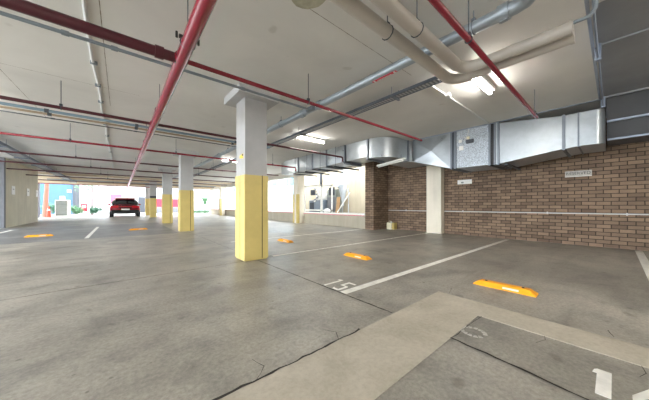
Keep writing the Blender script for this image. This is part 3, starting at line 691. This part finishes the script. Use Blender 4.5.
MB().box(9.78, 9.9, 12.0, 12.12, 2.3, 3.6).build('pipe_run', 'darkgrey', dp)
struct('trim_13', MB().box(9.885, 9.9, 8.35, 8.365, .62, 3.6).box(9.885, 9.9, 7.55, 7.56, .62, 3.6).box(9.88, 9.9, 7.4, 7.43, 1.8, 3.0), 'seam')

# ------------------------------------------------------------------ buildings beyond
wb = thing('white_building', 'tall white building with teal windows across the loading yard', 'building', (18, 30, 0))
MB().box(15, 22, 17, 50, -.05, 9).build('wall', 'extwhite', wb)
for y0, y1, z0, z1 in ((27.0, 28.2, 3.4, 5.0), (29.4, 31.6, 3.4, 5.6), (22.4, 24.2, 3.2, 4.8), (38, 42, 3.3, 5.3), (38.2, 39.6, .6, 2.9), (22.5, 23.4, .7, 3.0), (24.2, 24.8, 3.2, 4.8)):
    f = MB().box(14.95, 15.02, y0, y1, z0, z1).build('window', 'white', wb)
    MB().box(14.93, 14.95, y0+.06, y1-.06, z0+.06, z1-.06).build('pane', 'teal', f)
bb = thing('blue_building', 'pale blue rendered building beyond the utility cabinet', 'building', (-9, 45, 0))
MB().box(-22, -4.25, 41, 48, -.05, 8).build('wall', 'blue', bb); MB().box(-4.25, -4.0, 40.9, 48, -.05, 8).build('dark_quoin', 'darkgrey', bb)
MB().box(-4.7, -4.35, 40.9, 41, 2.5, 2.8).build('wall_lamp', 'white', bb)
fw = thing('white_boundary_wall', 'long bright white wall behind the parked red car', 'wall', (8, 44, 0))
MB().box(-4.0, 24, 44, 44.4, -.05, 8).build('wall', 'extwhite', fw)
MB().box(2.0, 3.4, 43.9, 44, 0, 2.2).build('grey_door', 'darkgrey', fw)
rh = thing('red_hoarding', 'long bright red hoarding panel showing between the far columns', 'hoarding', (4.6, 38.4, 0))
MB().box(3.3, 6.6, 38.2, 38.3, .78, 1.86).build('panel', 'signred', rh); MB().box(3.3, 6.6, 38.2, 38.35, 0, .76).build('plinth', 'shade', rh)
MB().box(3.6, 3.68, 38.3, 38.4, 0, 1.8).build('post', 'shade', rh); MB().box(6.2, 6.28, 38.3, 38.4, 0, 1.8).build('post', 'shade', rh)
# utility cabinet
uc = thing('utility_cabinet', 'grey utility cabinet with pale side outside the garage mouth', 'cabinet', (-3.9, 31.8, 0))
MB().box(-4.35, -3.5, 31.4, 32.2, 0, 1.5).build('body', 'white', uc); MB().box(-4.3, -3.62, 31.37, 31.4, .12, 1.42).build('door', 'cab', uc)
MB().box(-4.3, -3.62, 31.36, 31.37, 1.12, 1.14).build('door_seam', 'darkgrey', uc)
MB().box(-4.3, -3.62, 31.36, 31.37, .2, .22).build('door_seam', 'darkgrey', uc)
tag(MB().box(-4.12, -3.8, 31.7, 32.0, 1.5, 1.84, .03).build('meter_box', 'white'), 'small white box sitting on top of the grey utility cabinet', 'box')
cn = thing('traffic_cone', 'orange traffic cone beside the utility cabinet', 'cone', (-4.68, 31.2, 0))
MB().box(-4.87, -4.49, 31.01, 31.39, 0, .04).build('foot', 'cone', cn)
MB().tube([(-4.68, 31.2, .04), (-4.68, 31.2, .95)], [.15, .05], 14).build('cone_body', 'cone', cn); MB().tube([(-4.68, 31.2, .55), (-4.68, 31.2, .72)], [.105, .085], 14).build('reflective_collar', 'white', cn)
sgn = thing('site_sign', 'red sign with white panel standing among the shrubs', 'sign', (-2.78, 34, 0))
MB().box(-3.03, -2.53, 34.38, 34.42, .4, 1.15).build('board', 'signred', sgn); MB().box(-2.93, -2.63, 34.36, 34.38, .75, 1.0).build('white_panel', 'white', sgn); MB().box(-2.8, -2.74, 34.42, 34.46, 0, .5).build('post', 'shade', sgn)
ps = thing('site_sign', 'pink red sign board showing above the roof of the parked car', 'sign', (.3, 40, 0))
MB().box(-.9, .2, 40, 40.05, 1.2, 2.4).build('board', 'plum', ps); MB().box(-.4, -.33, 40.05, 40.1, 0, 1.3).build('post', 'shade', ps)
# planting
def shrub(x, y, r, h, label, m='leaf', n=500, size=.09):
    t = thing('shrub', label, 'shrub', (x, y, 0), 'shrubs outside the garage')
    mb = MB()
    for k in range(5): mb.leaves((x+R.uniform(-.5, .5)*r, y+R.uniform(-.4, .4)*r, h*R.uniform(.4, .75)), r*.6, n//5, size, .7)
    mb.build('foliage', m, t)
    MB().tube([(x, y, -.03), (x+.03, y, h*.6)], .03, 6).build('stem', 'bark', t)
shrub(-3.15, 33.3, .62, 1.1, 'round green shrub between the utility cabinet and the red sign')
shrub(-1.85, 33.6, .5, .95, 'green shrub at the foot of the slim tree', 'leaf2')
shrub(-5.0, 34.6, .8, 1.4, 'leafy shrub behind the traffic cone', 'leaf2')
def palm(x, y, h, label):
    t = thing('palm_plant', label, 'palm', (x, y, 0), 'palms by the far opening'); mb = MB()
    for k in range(16):
        a = k*2.4; L = R.uniform(.6, 1.0); z = h*.55
        prev = None
        for i in range(6):
            u = i/5; c = Vector((x+math.cos(a)*L*u, y+math.sin(a)*L*u, z+h*.5*math.sin(u*2.2)*.8)); w = .15*(1-u*.9)
            p = (mb.bm.verts.new(c+Vector((-math.sin(a)*w, math.cos(a)*w, 0))), mb.bm.verts.new(c-Vector((-math.sin(a)*w, math.cos(a)*w, 0))))
            if prev: mb.bm.faces.new((prev[0], prev[1], p[1], p[0]))
            prev = p
    mb.build('fronds', 'leaf', t); MB().tube([(x, y, -.03), (x, y, h*.56)], [.08, .06], 8).build('trunk', 'bark', t)
palm(8.5, 34.4, 2.1, 'spiky palm plant with taller fronds at the far garage opening'); palm(7.2, 36.6, 1.6, 'lower palm plant behind the taller spiky palm')
hd = MB()
for k in range(9): hd.leaves((7.1+k*.22, 33.7, .22), .26, 110, .07, .8)
tag(hd.build('low_hedge', 'leaf'), 'low clipped green hedge at the foot of the palms', 'hedge')
def tree(x, y, h, r, m, label, crown, bend=0, n=700):
    t = thing('tree', label, 'tree', (x, y, 0), 'trees outside the garage')
    MB().tube([(x, y, -.03), (x+bend*.5, y, h*.3), (x+bend, y, h*.6), (x+bend*1.2, y, h)], [r*1.25, r, r*.85, r*.5], 10).build('trunk', m, t)
    for k in range(4):
        a = k*1.7; MB().tube([(x+bend, y, h*.6), (x+bend+math.cos(a)*.6, y+math.sin(a)*.6, h*.82)], [r*.45, r*.15], 6).build('branch', m, t)
    mb = MB()
    for k in range(9): mb.leaves((x+bend+R.uniform(-1, 1)*crown, y+R.uniform(-1, 1)*crown, h*R.uniform(.62, 1.0)), crown*.55, n//9, .1)
    mb.build('foliage', 'leaf', t)
tree(-2.2, 34.5, 3.9, .09, 'bark', 'slim grey tree with sparse leaves before the white wall', 1.3, n=330)
tree(-5.12, 32.6, 5.6, .15, 'redbark', 'red-brown tree trunk at the edge of the garage mouth', .6, .14)

# ------------------------------------------------------------------ car (seen from behind)
car = thing('car', 'dark red car parked at the open end, seen from behind', 'car', (.38, 29.2, 0))
cx, y0 = .36, 27.0
def sect(y, hw, zb, zt, tw=None, n=0, e=3.2):
    pts = []
    for k in range(24):
        a = 2*PI*k/24; ca, sa = math.cos(a), math.sin(a)
        px = abs(ca)**(2/e)*math.copysign(1, ca); pz = abs(sa)**(2/e)*math.copysign(1, sa)
        w = hw if pz <= 0 else hw+(((tw or hw)-hw)*pz)
        pts.append((cx+px*w, y, (zb+zt)/2+pz*(zt-zb)/2))
    return pts
b = MB(); b.smooth = True
b.loft([sect(y0, .78, .42, .92), sect(y0+.06, .9, .32, 1.04), sect(y0+.4, .95, .26, 1.12, .9), sect(y0+1.2, .97, .24, 1.1, .92), sect(y0+2.6, .97, .24, 1.08, .92), sect(y0+3.6, .95, .24, 1.0, .9), sect(y0+4.3, .88, .28, .84, .8), sect(y0+4.55, .7, .36, .66)]).build('body', 'carpaint', car)
g = MB(); g.smooth = True
g.loft([sect(y0+.22, .8, .98, 1.12, .76), sect(y0+.55, .84, .95, 1.42, .68), sect(y0+.95, .86, .95, 1.6, .64), sect(y0+1.8, .86, .95, 1.66, .62), sect(y0+2.5, .86, .95, 1.58, .62), sect(y0+3.4, .84, .9, 1.06, .7)]).build('cabin_glass', 'glass', car)
g = MB(); g.smooth = True
g.loft([sect(y0+.66, .63, 1.5, 1.57), sect(y0+1.0, .65, 1.58, 1.66), sect(y0+1.8, .63, 1.63, 1.71), sect(y0+2.4, .6, 1.56, 1.64)]).build('roof', 'carpaint', car)
MB().box(cx-.62, cx+.62, y0+.56, y0+.74, 1.5, 1.55, .015).build('spoiler', 'carpaint', car)
MB().box(cx-.8, cx+.8, y0-.02, y0+.1, .76, .98, .03).build('tail_panel', 'glass', car)
MB().box(cx-.88, cx-.42, y0-.035, y0+.06, .78, .96, .02).build('tail_light', 'tail', car); MB().box(cx+.42, cx+.88, y0-.035, y0+.06, .78, .96, .02).build('tail_light', 'tail', car)
MB().box(cx-.44, cx+.44, y0-.03, y0+.02, .85, .9, .005).build('light_bar', 'tail', car)
MB().box(cx-.86, cx+.86, y0-.06, y0+.3, .3, .6, .05).build('rear_bumper', 'black', car)
MB().box(cx-.25, cx+.25, y0-.075, y0-.055, .6, .71).build('number_plate', 'white', car)
for s in (-1, 1):
    MB().box(cx+s*1.0-.09, cx+s*1.0+.09, y0+2.75, y0+2.87, 1.0, 1.14, .03).build('wing_mirror', 'carpaint', car)
    for yy in (y0+.85, y0+3.65):
        w = MB().tube([(cx+s*.72, yy, .34), (cx+s*.95, yy, .34)], .34, 22).build('wheel', 'tyre', car)
        MB().tube([(cx+s*.95, yy, .34), (cx+s*.965, yy, .34)], .22, 18).build('hub', 'chrome', w)

car.scale = (1.1, 1, 1.03)
# ------------------------------------------------------------------ world, camera
w = bpy.data.worlds.new('World'); sc.world = w; w.use_nodes = True
bg = w.node_tree.nodes['Background']; bg.inputs[0].default_value = (.86, .93, 1, 1); bg.inputs[1].default_value = 4.8
sun = bpy.data.lights.new('sun', 'SUN'); sun.energy = 1.5; sun.angle = math.radians(6); sun.color = (1, .96, .9)
so = bpy.data.objects.new('sun', sun); C.objects.link(so); so.location = (0, 40, 30)
so.rotation_euler = Vector((.35, -.6, -.8)).to_track_quat('-Z', 'Y').to_euler()
cam = bpy.data.cameras.new('Camera'); co = bpy.data.objects.new('Camera', cam); C.objects.link(co)
co.location = (0, 0, 1.05); co.rotation_euler = (PI/2, 0, -math.radians(40.05))
cam.sensor_width = 36; cam.lens = 243.3/649*36; cam.shift_y = -(205-200)/649*-1; cam.clip_start = .02; cam.clip_end = 300
sc.camera = co
sc.view_settings.view_transform = 'Standard'; sc.view_settings.look = 'None'; sc.view_settings.gamma = 1; sc.view_settings.exposure = 1.3
sc.cycles.use_denoising = True; sc.cycles.max_bounces = 10; sc.cycles.diffuse_bounces = 7; sc.cycles.sample_clamp_indirect = 8
